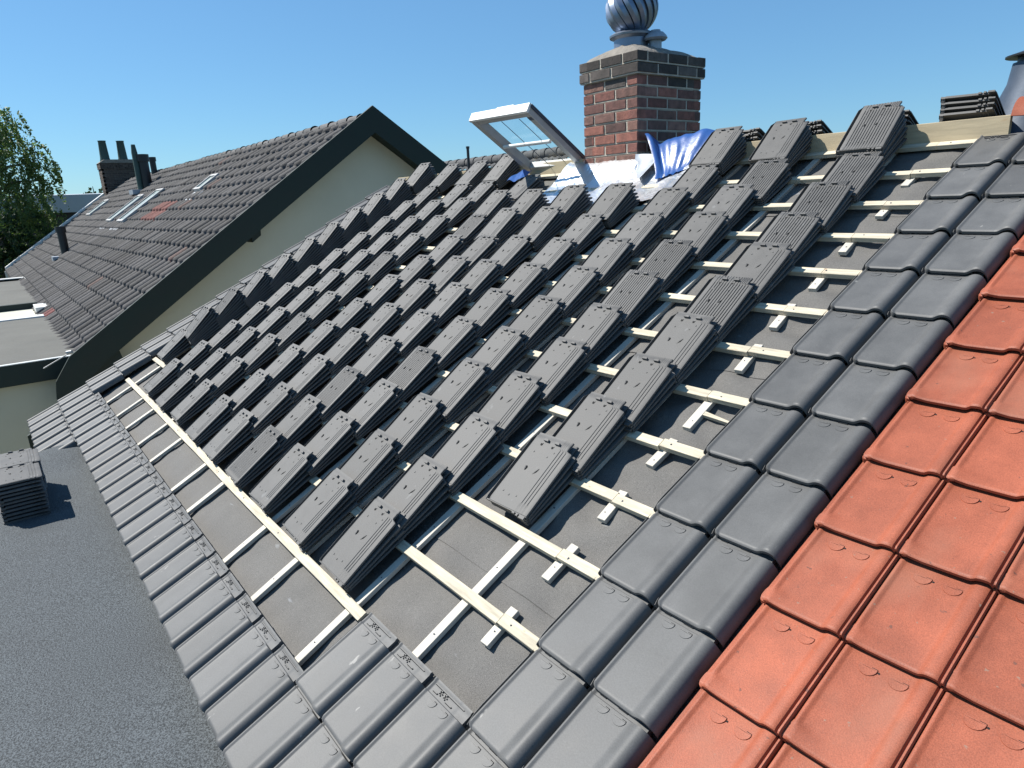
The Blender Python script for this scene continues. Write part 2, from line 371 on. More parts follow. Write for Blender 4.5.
def timber(name, u0, u1, v, wv, n0, n1, m, sag=.003, rz=0.):
    mb = MB(); n = max(2, int((u1-u0)/1.5)); ph = rj(50)
    L = (u1-u0)*W; vs = []
    for i in range(n+1):
        x = L*i/n; dy = sag*noise.noise(Vector((x*.8+ph, 0, 0)))*2; dz = .0015*noise.noise(Vector((x+ph, 5, 0)))
        e = .0015
        vs += [(x, dy-wv/2, n0+dz+e), (x, dy-wv/2, n1+dz-e), (x, dy-wv/2+e, n1+dz), (x, dy+wv/2-e, n1+dz), (x, dy+wv/2, n1+dz-e), (x, dy+wv/2, n0+dz+e)]
    fs = [(i*6+k, (i+1)*6+k, (i+1)*6+(k+1) % 6, i*6+(k+1) % 6) for i in range(n) for k in range(6)]+[tuple(range(6)), tuple(range(n*6+5, n*6-1, -1))]
    mb.add(vs, fs)
    for q in range(max(1, int(L/.55))):      # nail heads
        x = .04+q*.55+rj(.03)
        if x < L-.02: mb.tube([(x, rj(.008), n1-.002), (x+.0005, rj(.002), n1+.0016)], .0035, 7, 1)
    o = mb.build(name, [m, M['zinc']], mw=MR @ Matrix.Translation((u0*W, v*G, 0)) @ Matrix.Rotation(rz, 4, 'Z'))
    return under(house, o)
joint = {k: -.92+.012*k+rj(.06) for k in range(3, 15)}
for k in range(2, 15):
    if k == 2: timber('batten', -24.75, -3.15, 2.0, .045, -.063, -.036, M['wood'], .006); continue
    ul = -26.4 if k != 3 else -25.1
    timber('batten', ul, joint[k]-.004, k+rj(.02), .045, -.063, -.036, M['wood'])
    timber('batten', joint[k]+.004, .42, k+rj(.03)+.012, .045, -.063, -.036, M['wood'])
def strip(name, u, v0, v1, wu, n0, n1, rz=0.):
    mb = MB(); L = (v1-v0)*G; mb.box((-wu/2, 0, n0), (wu/2, L, n1), bev=.0015)
    for q in range(int(L/.33)+1):
        y = .05+q*.33+rj(.02)
        if y < L: mb.tube([(rj(.006), y, n1-.002), (rj(.006), y, n1+.0014)], .003, 7, 1)
    return under(house, mb.build(name, [M['woodv'], M['zinc']], mw=MR @ Matrix.Translation((u*W, v0*G, 0)) @ Matrix.Rotation(rz, 4, 'Z')))
for u in (-1.77, -3.66, -5.95, -7.80, -10.95, -12.65, -15.45, -17.4, -19.6, -21.5, -23.9, -26.1, 1.6, 3.7, 5.9):
    strip('counter_batten', u, .3, 14.1, .043, -.086, -.064, rj(.002))
for k in range(3, 14):
    a, b = (.33, .2) if k < 12 else (.3, .12)
    strip('spacer_block', joint[k]+rj(.03), k-a+rj(.04)-(.28 if k == 7 else 0), k+b+rj(.04), .042, -.086, -.064, rj(.06))
# split end of the batten that broke beside the laid tiles
sp = MB(); sp.prism([(0, 0), (.19, -.012), (.20, -.006), (.02, .022)], 'z', -.086, -.070)
under(house, sp.build('batten_splinter', M['wood'], mw=MR @ Matrix.Translation((-.82*W, 6.70*G, .004))))
# ridge board on edge, in two lengths either side of the chimney
for a, b in ((-26.3*W, -3.14), (-1.88, .13)):
    mb = MB(); mb.box((a, 4.125, 2.02), (b, 4.155, 2.168), bev=.002)
    under(house, mb.build('ridge_board', M['board']))
mb = MB(); mb.tube([(-.545, 4.118, 2.08), (-.54, 4.110, 2.15)], .013, 6); mb.tube([(-.45, 4.118, 2.10), (-.49, 4.10, 2.15)], .002, 5)
under(house, mb.build('steel_strap', M['alu']))
mb = MB(); mb.box((0, 0, 0), (.055, .05, .003), bev=.0008); under(house, mb.build('metal_clip', M['alu'], mw=MR @ Matrix.Translation((-.62, 13.42*G, -.078)) @ Matrix.Rotation(.15, 4, 'Z')))
# the far slope, walls and verge trim
mb = MB()
def rbox(y0, z0, y1, z1, x0, x1, t):
    return [(y0, z0), (y1, z1), (y1, z1-t), (y0, z0-t)]
mb.prism([(4.14, 2.03), (8.5, -.10), (8.5, -.22), (4.14, 1.88)], 'x', XL, XR)
under(house, mb.build('far_slope', M['membrane']))
mb = MB(); mb.prism([(.25, -3.2), (8.1, -3.2), (8.1, -.12), (4.13, 1.83), (.25, -.16)], 'x', XL+.08, XR-.05)
under(house, mb.build('wall', M['render']))
mb = MB(); T27 = math.tan(PITCH)
mb.prism([(-.32, -.32*T27-.10), (4.13, 4.13*T27-.10), (4.13, 4.13*T27-.28), (-.32, -.32*T27-.28)], 'x', XL-.02, XL+.02)
under(house, mb.build('verge_board', M['fascia']))

# ---- chimney: every brick its own block in one mesh
chim = MB(); CX0, CX1, CY0, CY1 = -3.075, -2.455, 4.09, 4.905
BH, BL = .086, .25
chim.box((CX0+.012, CY0+.012, 1.6), (CX1-.012, CY1-.012, 2.925), 1)
def brickcol(dark):
    r = random.random()
    if dark: b = random.uniform(.035, .10); return (b*1.12, b*.93, b*.82)
    c = random.choice([(.25, .10, .073), (.20, .082, .064), (.16, .075, .062), (.22, .115, .088), (.13, .07, .06), (.19, .10, .08)]); k = random.uniform(.7, 1.15)
    return tuple(q*k for q in c)
z = 2.945-BH; row = 0
while z > 1.7:
    e = .024 if row < 2 else 0
    x0, x1, y0, y1 = CX0-e, CX1+e, CY0-e, CY1+e
    off = (row % 2)*.125
    def run(a, b, off):
        c = a+(off if off else BL); out = [(a, min(c, b))]
        while c < b-.02:
            d = min(c+BL, b)
            if b-d < .05: d = b
            out.append((c, d)); c = d
        return out
    for face in range(4):
        a, b = (x0, x1) if face % 2 == 0 else (y0, y1)
        for p, q in run(a, b, off if face % 2 == 0 else (.125-off)):
            j = .0085; w = .10; col = brickcol(row < 2 or (row < 3 and random.random() < .5)); dz = rj(.002); dd = rj(.002)
            lo, hi = p+(j if p > a else 0), q-(j if q < b else 0)
            if face == 0: bb = ((lo, y0+dd, z+j+dz), (hi, y0+w, z+BH-j+dz))
            elif face == 1: bb = ((x1-w, lo+.0007, z+j+dz), (x1+dd, hi-.0007, z+BH-j+dz-.0006))
            elif face == 2: bb = ((lo, y1-w, z+j+dz), (hi, y1+dd, z+BH-j+dz))
            else: bb = ((x0+dd, lo+.0007, z+j+dz), (x0+w, hi-.0007, z+BH-j+dz-.0006))
            chim.box(*bb, 0, col, bev=.0035)
    # mortar bed of this course, set back behind the brick faces
    chim.box((x0+.006, y0+.006, z-.002), (x1-.006, y1-.006, z+BH-.010), 1, (.4, .36, .3))
    z -= BH; row += 1
chimney = under(house, chim.build('chimney', [M['brick'], M['mortar']], tint=True))
def sub(o):
    o.parent = chimney; o.matrix_parent_inverse = chimney.matrix_world.inverted() if False else Matrix.Translation(Vector((0, 0, 0))); 
    o.matrix_parent_inverse = Matrix.Translation(-Vector(house.location)).inverted() @ Matrix.Translation(-Vector(house.location)); return o
fl = MB(); cx, cy = -2.80, 4.40
def flf(a, b):
    t = 2*math.pi*a; k = b
    ox = (CX0+CX1)/2+.30*max(-1, min(1, 1.5*math.cos(t))); oy = (CY0+CY1)/2+.40*max(-1, min(1, 1.5*math.sin(t)))
    ix = cx+.15*math.cos(t); iy = cy+.15*math.sin(t)
    return (ox*(1-k)+ix*k, oy*(1-k)+iy*k, 2.938+.10*k**.7+.012*noise.noise(Vector((a*20, b*5, 1))))
fl.grid(flf, 36, 6); fl.tube([(cx, cy, 3.0), (cx, cy, 3.045)], .15, 24)
sub(fl.build('mortar_flaunching', M['cement'], smooth=50))
tb = MB(); tc_ = 3.335; TR = .215
tb.tube([(cx, cy, 3.03), (cx, cy, 3.10), (cx, cy, 3.12)], [.150, .150, .17], 36)
tb.tube([(cx, cy, 3.12), (cx, cy, 3.135), (cx, cy, 3.15)], [.185, .188, .165], 36)
NB = 15
for k in range(NB):
    a0 = 2*math.pi*k/NB; vs = []; n = 14
    for i in range(n+1):
        ph = .45+(math.pi-.75)*i/n; zz = tc_+TR*math.cos(ph)*.95; rr = TR*math.sin(ph); tw = a0+1.25*i/n
        for w, rd in ((0, 1), (.17, 1.03), (.36, .95), (.50, .74)):
            vs.append((cx+rr*rd*math.cos(tw+w), cy+rr*rd*math.sin(tw+w), zz))
    tb.add(vs, [(i*4+j, i*4+j+1, i*4+j+5, i*4+j+4) for i in range(n) for j in range(3)])
tb.tube([(cx, cy, tc_+TR*.86), (cx, cy, tc_+TR*.95)], [.10, .03], 20); tb.tube([(cx, cy, 3.1), (cx, cy, 3.5)], .012, 8)
sub(tb.build('turbine_cowl', M['alu'], smooth=40))
vp = MB(); px, py = -2.60, 4.47
vp.tube([(px, py, 2.95), (px, py, 3.075)], .052, 18); vp.tube([(px, py, 3.065), (px, py, 3.08), (px, py, 3.10), (px, py, 3.125), (px, py, 3.13)], [.085, .10, .09, .065, .02], 20)
vp.tube([(px, py, 3.128), (px, py, 3.145)], [.045, .04], 16)
sub(vp.build('flue_pipe', M['leadmetal'], smooth=40))
# foil sheet dressed over the battens in front of the stack and up its side
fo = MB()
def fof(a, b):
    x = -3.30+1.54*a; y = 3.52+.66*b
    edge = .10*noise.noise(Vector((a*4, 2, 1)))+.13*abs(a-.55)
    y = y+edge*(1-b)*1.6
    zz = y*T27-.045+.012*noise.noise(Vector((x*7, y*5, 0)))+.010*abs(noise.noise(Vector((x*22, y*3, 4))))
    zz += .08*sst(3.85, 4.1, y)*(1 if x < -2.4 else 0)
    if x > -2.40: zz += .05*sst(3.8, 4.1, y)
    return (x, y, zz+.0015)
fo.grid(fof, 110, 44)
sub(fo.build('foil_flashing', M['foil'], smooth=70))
ld = MB()       # lead strip folded at the foot of the near corner
ld.grid(lambda a, b: (-2.47+.30*a, 4.085-.02*a-.26*b*a-.015*b, 2.16-.02*a-.16*b+.025*math.sin(a*5)*b), 14, 8)
sub(ld.build('lead_soaker', M['leadmetal'], smooth=60))
# foil beside the chimney and over the ridge, its shade put in as blue
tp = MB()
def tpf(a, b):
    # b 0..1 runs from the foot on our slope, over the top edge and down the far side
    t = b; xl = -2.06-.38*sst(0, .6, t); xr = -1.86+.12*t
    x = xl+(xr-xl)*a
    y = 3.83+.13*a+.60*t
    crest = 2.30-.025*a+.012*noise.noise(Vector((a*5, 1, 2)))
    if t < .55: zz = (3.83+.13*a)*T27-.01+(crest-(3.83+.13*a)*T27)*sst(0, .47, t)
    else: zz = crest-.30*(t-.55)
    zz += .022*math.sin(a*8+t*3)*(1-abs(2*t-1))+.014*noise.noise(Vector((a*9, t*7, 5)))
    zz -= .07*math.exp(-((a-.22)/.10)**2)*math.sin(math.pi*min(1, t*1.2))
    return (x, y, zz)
tp.grid(tpf, 40, 26); tarp = tag(tp.build('blue_sheeting', M['tarp'], smooth=70), 'crumpled foil beside the brick chimney on the ridge, its shade coloured blue', 'tarp')
tp = MB()
tp.grid(lambda a, b: (-3.93+.20*a+.03*b, 3.86+.14*b, 3.86*T27+.05+.09*b+.012*math.sin(a*8+b*5)), 10, 8)
tag(tp.build('blue_sheeting', M['tarp'], smooth=70), 'small scrap of dark blue plastic between piled tiles below the open roof window', 'tarp')

# ---- roof window sash standing open above the ridge
win = MB(); hx = Vector((-.995, -.10, 0)).normalized(); hy = Vector((-.02, -.85, .52)).normalized(); hy = (hy-hx*hy.dot(hx)).normalized(); hz = hx.cross(hy).normalized()
if hz.z < 0: hz = -hz
WM = Matrix((( hx.x, hy.x, hz.x, -3.19), (hx.y, hy.y, hz.y, 4.19), (hx.z, hy.z, hz.z, 2.15), (0, 0, 0, 1)))
SW, SL = .735, .80
win.box((0, -.05, -.04), (.062, SL, .04), bev=.004); win.box((SW-.062, -.05, -.04), (SW, SL, .04), bev=.004)
win.box((.062, SL-.062, -.035), (SW-.062, SL-.001, .034), bev=.004); win.box((.062, -.05, -.034), (SW-.062, .02, .034), bev=.004)
win.box((-.006, SL-.006, -.042), (SW+.006, SL+.02, .042), 1, bev=.003)
win.box((-.012, -.05, .012), (-.001, SL, .042), 2); win.box((SW+.001, -.05, .012), (SW+.012, SL, .042), 2)
win.box((.20, SL-.04, .036), (.42, SL+.012, .062), 1, bev=.006)
win.box((.01, SL-.10, -.041), (.06, SL-.06, -.036), 2)
window = under(house, win.build('roof_window', [M['frame'], M['framelight'], M['zinc']], mw=WM))
mb = MB(); mb.tube([(.07, .40, -.045), (SW-.07, .40, -.045)], .017, 12)
bar = mb.build('vent_bar', M['framelight'], smooth=50, mw=WM)
mb = MB(); mb.box((.06, .015, -.003), (SW-.06, SL-.06, .003)); gl = mb.build('glass_pane', M['glass'], mw=WM)
mb = MB()
for x in (.20, .42): mb.tube([(x, .03, -.012), (x, SL-.09, -.012)], .003, 6)
seal = mb.build('blind_cord', M['zinc'], mw=WM)
bpy.context.view_layer.update()
for o in (bar, gl, seal): o.parent = window; o.matrix_parent_inverse = window.matrix_world.inverted()

# ================================================================= LAID GREY TILES
usedl = []
def laid(me, u, v, n, label, group, name='roof_tile', cat='roof tile'):
    o = place(name, me, u, v, n+rj(.0012), rj(.003), rj(.004), rj(.004)); tag(o, label, cat, group); return o
def up(k): return ORD[k]
GRP = 'smooth grey tiles laid in place'
# verge: two tiles wide from the eaves to the ridge
for k in range(-1, 14):
    r = k+2
    v = .012 if k == 0 else k
    laid(VERGE, -27.42, v, 0, f'grey verge tile with turned down edge on the gable end, {up(r)} up from the bottom', GRP)
    laid(GREY, -26.4, v, 0, f'grey laid tile just inside the gable verge tiles, {up(r)} up from the bottom', GRP)
# eaves course
eu = [-25.32-.0*i for i in (0,)]
us = [1, 0]+[-i for i in range(1, 21)]+[-21.06, -22.12, -23.18, -24.25, -25.32]
for i, u in enumerate(sorted(us)):
    uu = u if u < .5 else 1.03
    laid(GREY, uu, .012, 0, f'grey tile in the eaves course above the flat roof, {up(i+1)} from the gable end', GRP)
for i, u in enumerate((-25.32, -24.25, -23.18, -22.12)):
    laid(GREY, u, -1, 0, f'grey tile in the short bottom course past the flat roof, {up(i+1)} from the gable', GRP)
for i, u in enumerate((-3, -2, -1)):
    laid(GREY, u, 1, 0, f'grey tile with bare nail holes in the second course, {up(i+1)} from its left end', GRP)
for k in range(1, 14):
    laid(GREY, 0, k, 0, f'smooth grey tile in the laid strip beside the bare battens, {up(k)} above the eaves course', GRP)
    laid(GREY, 1.03, k, 0, f'smooth grey tile in the laid strip against the red tiles, {up(k)} above the eaves course', GRP)

# ================================================================= RED TILES
for c, u in enumerate((2.13, 3.13, 4.115, 5.11, 6.1, 7.1)):
    for k in range(0, 14):
        v = k+.56-.02*k*.5/7
        if c >= 4 and k > 9: continue
        if c >= 3 and k < 3: continue
        o = place('clay_roof_tile', RED, u, v, -.002+rj(.002), rj(.004), rj(.006), rj(.005))
        tag(o, f'orange red clay tile in the {up(c+1)} red strip from the grey tiles, {up(k+1)} up', 'clay tile', 'red clay tiles of the neighbouring roof')
# red half-round ridge tiles
for i in range(5):
    mb = MB(); x0 = .15+i*.36; n = 14
    def rf(a, b, r0=.125):
        t = math.pi*(.06+.88*a); r = r0+.012*(1 if b < .12 else 0)
        return (b*.38, -r*math.cos(t), r*math.sin(t)*.9)
    mb.grid(rf, n, 8); mb.grid(lambda a, b: (rf(a, b, .112)[0], rf(a, b, .112)[1], rf(a, b, .112)[2]), n, 8)
    mb.add([rf(k/n, 0) for k in range(n+1)]+[rf(k/n, 0, .112) for k in range(n+1)], [(k, k+1, n+2+k, n+1+k) for k in range(n)])
    o = mb.build('ridge_tile', M['red'], smooth=50, mw=Matrix.Translation((x0, 4.19, 2.135)))
    tag(o, f'orange red half round ridge tile, {up(i+1)} from the open end of the red ridge', 'ridge tile', 'red ridge tiles')

# ================================================================= PILED TILES
# columns of piles: (u of the pile centre, list of courses, tiles in a pile)
COLS = {1: (-23.25, range(4, 14)), 2: (-21.0, range(3, 14)), 3: (-18.75, range(3, 14)), 4: (-16.7, range(3, 14)), 5: (-14.4, range(3, 13)), 6: (-12.35, range(3, 13)),
        7: (-10.36, range(3, 13)), 8: (-8.4, range(3, 13)), 9: (-6.38, range(3, 14)), 10: (-4.42, range(3, 14)), 11: (-2.10, range(5, 14))}
DRIFT = {(5, 10): .5, (5, 9): .25, (5, 11): .2, (6, 10): .27, (6, 9): .3, (11, 5): -.28, (11, 6): -.15, (11, 13): .12, (11, 12): .08, (10, 3): .05, (10, 4): 0, (10, 5): 0, (10, 13): .18, (3, 13): .35, (1, 4): -.5}
TALL = {(5, 12): 6, (6, 11): 6, (6, 12): 6, (7, 11): 6, (7, 12): 6, (8, 12): 6}
piles = []      # (col, index up, uc, tail v, n tiles, top?)
for c, (uc, ks) in COLS.items():
    ks = list(ks)
    for i, k in enumerate(ks):
        n = 4
        if c == 1: n = 9 if k > 4 else 5
        n = TALL.get((c, k), n)
        uu = uc+DRIFT.get((c, k), 0)+rj(.06)
        vt = k-1+.03
        if n >= 6 and c != 1: vt += .10
        if i == 0: vt += .07
        piles.append((c, i+1, uu, vt+rj(.03), n, k))
    if c in (1, 2, 3, 4, 9, 10, 11):
        nn = {1: 8, 2: 6, 3: 6, 4: 7, 9: 7, 10: 7, 11: 8}[c]
        piles.append((c, len(ks)+1, uc+rj(.04), 13.20, nn, 14))
piles.append((5, 11, -14.55, 12.45, 3, 13))
CAM = Vector((1.5077, -.3168, 1.8794))
entries = []
for (c, i, uc, vt, n, k) in piles:
    rz0 = rj(.022)
    for t in range(n):
        zt = -.0225+.0138*t; zh = -.0225+(.0325 if n < 6 else .0285)*t
        if k == 14: zt += .02; zh += .02
        ang = math.atan2((zh-zt)*1.05, PL)
        Mx = MR @ Matrix.Translation(((uc-.5)*W+rj(.004), vt*G+rj(.007), zt)) @ Matrix.Rotation(rz0+rj(.013), 4, 'Z') @ Matrix.Rotation(ang, 4, 'X')
        var = 1 if (c == 11 and k >= 8 and random.random() < .8) or (c == 10 and k in (8, 9, 10, 13) and random.random() < .7) or (c < 9 and random.random() < .05) else 0
        d = (Mx.translation-CAM).length
        entries.append((c, i, n-1-t, n, Mx, var, d))
# the two stacks on the flat roof (heads away from the camera)
ZF = -.12
for s, x0 in ((0, -3.955), (1, -4.345)):
    for t in range(11):
        Mx = Matrix.Translation((x0+rj(.006), -.565+rj(.006)+.012*s, ZF+.014+.0272*t)) @ Matrix.Rotation(R(90)+rj(.02), 4, 'Z') @ Matrix.Rotation(R(0), 4, 'X')
        entries.append((20+s, 1, 10-t, 11, Mx, 0, 4.))
tops = [e for e in entries if e[2] == 0]
flat = [e for e in entries if e[0] >= 20 and e[2] > 0]
rest = sorted([e for e in entries if e[0] < 20 and e[2] > 0], key=lambda e: e[6]+e[2]*.0)
single = tops+flat+rest[:max(0, 285-len(tops)-len(flat))]
mass = rest[max(0, 285-len(tops)-len(flat)):]
for (c, i, dn, n, Mx, var, d) in single:
    o = bpy.data.objects.new('piled_roof_tile', PILE[var]); COL.objects.link(o); o.matrix_world = Mx
    if c >= 20:
        where = 'front' if c == 20 else 'rear'
        lab = f'upside down tile topmost of the {where} stack on the grey flat roof' if dn == 0 else f'{up(dn+1)} tile from the top of the {where} stack on the grey flat roof'
        tag(o, lab, 'stacked tile', 'roof tiles stacked on the flat roof')
    else:
        lab = f'face down grey tile topping the {up(i)} pile up in the {up(c)} piled column from gable' if dn == 0 else f'{up(dn+1)} tile down in the {up(i)} pile up, {up(c)} piled column from the gable'
        tag(o, lab, 'stacked tile', 'grey roof tiles piled face down on the battens')
if mass:
    mb = MB(); src = []
    for me in PILE: src.append(([tuple(v.co) for v in me.vertices], [tuple(p.vertices) for p in me.polygons], [p.material_index for p in me.polygons]))
    for e in mass:
        mb.T = e[4]; vs, fs, mi = src[e[5]]; o = len(mb.v)
        mb.v += [tuple(e[4] @ Vector(p)) for p in vs]
        mb.f += [tuple(q+o for q in f) for f in fs]; mb.m += mi; mb.c += [(1, 1, 1)]*len(fs)
    me = bpy.data.meshes.new('lower_piled_tiles'); me.from_pydata(mb.v, [], mb.f); me.materials.append(M['under']); me.materials.append(M['hole'])
    me.polygons.foreach_set('material_index', mb.m); me.polygons.foreach_set('use_smooth', [True]*len(me.polygons)); me.set_sharp_from_angle(angle=R(38))
    o = link('lower_piled_tiles', me); tag(o, 'lower grey tiles inside the farther piles on the battens', 'stacked tiles', None, 'stuff')
# tiles lying over the ridge on the far slope, seen end on
FARM = Matrix.Rotation(-PITCH, 4, 'X')
def farpile(x, y, z, turn, labels, group):
    for t, lab in enumerate(labels):
        Mx = Matrix.Translation((x+rj(.008), y+rj(.006), z+.03*t)) @ FARM @ Matrix.Rotation(turn+rj(.03), 4, 'Z')
        o = bpy.data.objects.new('piled_roof_tile', PILE[0]); COL.objects.link(o); o.matrix_world = Mx
        tag(o, lab, 'stacked tile', group)
for c, x in ((9, -1.66), (10, -1.19), (11, -.66)):
    farpile(x, 4.165, 2.165, 0, [f'{up(w)} tile up in the stack over the ridge behind the {up(c)} piled column' for w in (1, 2, 3, 4)], 'tiles piled over the ridge')
farpile(-.235, 4.15, 2.215, R(2), [f'{w} tile of the dark stack lying over the ridge beside the grey vent cone' for w in ('lowest', 'second', 'third', 'topmost')], 'tiles piled over the ridge')
# vent cone on the ridge at the right
vc = empty('vent_cone', 'dark blue grey metal vent cone with cap on the ridge at the right', 'vent', (.30, 4.62, 2.0))
mb = MB(); mb.tube([(.10, 4.60, 1.95), (.10, 4.60, 2.12), (.10, 4.60, 2.36), (.10, 4.60, 2.47)], [.30, .25, .155, .14], 32)
under(vc, mb.build('cone', M['zinc'], smooth=40))
mb = MB(); mb.tube([(.10, 4.60, 2.46), (.10, 4.60, 2.50)], [.12, .12], 24); mb.tube([(.10, 4.60, 2.50), (.10, 4.60, 2.508), (.10, 4.60, 2.545)], [.18, .18, .05], 28)
under(vc, mb.build('cap', M['black'], smooth=40))

# ================================================================= FLAT ROOF EXTENSION
ext = empty('flat_roof_extension', 'flat roofed extension in grey mineral felt below the eaves', 'extension', (-1, -2.5, -3.2))
mb = MB()
def ff(a, b):
    x = -5.42+9.4*a; y = -6+6.16*b
    z = ZF+.003*noise.noise(Vector((x*1.3, y*1.3, 0)))
    # felt swept up at the far corner under the eaves
    z += .06*sst(-4.85, -5.35, x)*sst(-.55, -.1, y)*(1 if True else 0) if x < -4.85 else 0
    return (x, y, z)
mb.grid(ff, 90, 60)
under(ext, mb.build('roof_felt', M['felt'], smooth=60))
mb = MB(); mb.box((-5.47, -6.02, ZF-.25), (-5.425, .2, ZF+.02), bev=.004); under(ext, mb.build('edge_trim', M['fascia']))
mb = MB(); mb.box((-5.38, -5.95, -3.2), (3.9, .24, ZF-.012)); under(ext, mb.build('wall', M['render']))
# ================================================================= NEIGHBOURING HOUSE
nb = empty('gabled_house', 'neighbouring house with cream gable, dark green bargeboards and dark pantile roof', 'house', (-20, 5.289, -3.2))
NX0, NX1, NYR, NZR, NS = -33.0, -9.38, 5.289, 3.25, .69
NY0 = .33
def nz(y): return NZR-NS*abs(y-NYR)
random.seed(11)
def ntiles(sign):
    mb = MB(); P = .34; cols = int((NX1-NX0)/P); rows = 17; sl = NYR-NY0
    prof = [(0, -.045), (.10, -.025), (.28, .040), (.46, .078), (.60, .078), (.70, .045), (.78, -.030), (.99, -.052)]
    for r in range(rows):
        ya = NY0+sl*r/rows; yb = NY0+sl*(r+1)/rows+.03
        for c in range(cols):
            x0 = NX0+c*P; dz = rj(.010); dx = rj(.012); b = random.uniform(.038, .080)*(.9+.2*noise.noise(Vector((c*.13, r*.3, 0))))
            col = (b*1.04, b*.98, b*.97)
            yc = (ya+yb)/2; xc = x0+P/2
            if abs(xc+16.9) < .75 and abs(yc-3.28) < .28: col = (.15, .05, .04)
            if abs(xc+15.05) < .42 and abs(yc-.50) < .2: col = (.17, .05, .045)
            if random.random() < .012: col = (.10, .06, .05)
            vs = []
            for (p, h) in prof:
                for y, l in ((ya-.012, .052), (ya, .062), (yb, .010)):
                    yy = y if sign > 0 else 2*NYR-y
                    vs.append((x0+dx+p*P, yy, nz(y)+l*1.0+h+dz))
            for (p, h) in prof: vs.append((x0+dx+p*P, (ya-.008) if sign > 0 else 2*NYR-ya+.008, nz(ya)+h+dz+.012))
            n = len(prof); fs = []
            for i in range(n-1):
                for j in range(2): fs.append((i*3+j, (i+1)*3+j, (i+1)*3+j+1, i*3+j+1))
                fs.append((3*n+i, 3*n+i+1, (i+1)*3, i*3))
            mb.add(vs, fs, 0, col)
    return mb
roof = under(nb, ntiles(1).build('roof', M['old_tile'], smooth=50, tint=True))
mb = MB(); mb.prism([(NY0+.02, nz(NY0)-.02), (NYR, NZR-.02), (2*NYR-NY0, nz(NY0)-.02), (2*NYR-NY0, nz(NY0)-.16), (NYR, NZR-.16), (NY0+.02, nz(NY0)-.16)], 'x', NX0, NX1)
under(nb, mb.build('roof_deck', M['wall_dark']))
mb = MB()
for i in range(57):
    x0 = NX0+i*.407; n = 8; ph = rj(.012)
    def rf2(a, b): 
        t = math.pi*a; r = .085+(.014 if b > .8 else 0); return (x0+b*.44, NYR-r*math.cos(t)*1.15, NZR+.0+ph+r*math.sin(t))
    b = random.uniform(.07, .115); mb.grid(rf2, n, 5, 0, (b, b*.97, b*.96))
under(nb, mb.build('ridge_cap', M['old_tile'], smooth=50, tint=True))
mb = MB(); WX = NX1-.32
mb.prism([(NY0+.62, -3.2), (2*NYR-NY0-.62, -3.2), (2*NYR-NY0-.3, nz(NY0)-.1), (NYR, NZR-.18), (NY0+.62, nz(NY0+.5)-.05)], 'x', NX0+.3, WX)
under(nb, mb.build('wall', M['render']))
# bargeboards: outer face, soffit behind, boxed lower end, dark strip down the corner
for sg in (1, -1):
    def Y(y): return y if sg > 0 else 2*NYR-y
    mb = MB(); y0 = NY0+.02
    mb.prism([(Y(y0), nz(y0)+.20), (NYR, NZR+.175), (NYR, NZR-.25), (Y(y0+.45), nz(y0+.45)-.23), (Y(y0-.28), nz(y0)-.55), (Y(y0-.22), nz(y0)-.12)], 'x', NX1-.005, NX1+.045)
    mb.prism([(Y(y0), nz(y0)-.06), (NYR, NZR-.06), (NYR, NZR-.20), (Y(NYR-2.10), nz(NYR-2.10)-.20), (Y(NYR-2.11), nz(NYR-2.11)-.33), (Y(NYR-2.25), nz(NYR-2.25)-.33), (Y(NYR-2.26), nz(NYR-2.26)-.20), (Y(y0+.60), nz(y0+.60)-.20), (Y(y0+.68), nz(y0+.5)-.55), (Y(y0+.68), -1.2), (Y(y0-.22), -1.2)], 'x', WX+.004, NX1-.008)
    under(nb, mb.build('bargeboard', M['fascia']))
mb = MB(); mb.tube([(NX1+.05, NY0+.02, .09), (NX1+.06, NY0-.30, -.06)], .008, 8); mb.tube([(NX1+.02, NY0-.0, .10), (NX1+.07, NY0+.06, .11)], .025, 8)
under(nb, mb.build('downpipe_end', M['frame']))
mb = MB(); mb.prism([(NY0, nz(NY0)+.05), (NYR-.45, nz(NYR-.45)+.05), (NYR-.45, nz(NYR-.45)+.20), (NY0, nz(NY0)+.20)], 'x', NX0-.30, NX0+.10)
mb.box((NX0-.05, NY0-.05, -1.4), (NX0+.03, NY0+.05, nz(NY0)+.05))
under(nb, mb.build('verge_trim', M['white']))
SLM = Matrix.Rotation(math.atan(NS), 4, 'X')
def skylight(x0, x1, ya, yb, h=.10):
    Mx = Matrix.Translation((x0, ya, nz(ya)+.05)) @ SLM; L = (yb-ya)/math.cos(math.atan(NS)); w = x1-x0
    mb = MB(); mb.box((0, 0, 0), (.06, L, h)); mb.box((w-.06, 0, 0), (w, L, h)); mb.box((.06, 0, 0), (w-.06, .06, h-.002)); mb.box((.06, L-.06, 0), (w-.06, L, h-.002))
    mb.box((-.12, -.3, .012), (w+.12, -.002, .028), 1)
    o = under(nb, mb.build('roof_light', [M['frame'], M['leadmetal']], mw=Mx))
    g = MB(); g.box((.05, .05, h-.045), (w-.05, L-.05, h-.028)); q = g.build('glass_pane', M['skyglass'], mw=Mx)
    bpy.context.view_layer.update(); q.parent = o; q.matrix_parent_inverse = o.matrix_world.inverted()
skylight(-15.45, -14.85, 3.80, 4.25); skylight(-22.6, -21.7, 2.90, 3.92); skylight(-20.5, -19.55, 2.88, 4.05); skylight(-29.7, -28.6, 3.2, 3.95)
mb = MB(); bc = (-33.2, -32.3, 4.35, 5.95); z = 2.4; row = 0
mb.box((bc[0]+.02, bc[2]+.02, 2.3), (bc[1]-.02, bc[3]-.02, 3.98), 1, (.22, .2, .17))
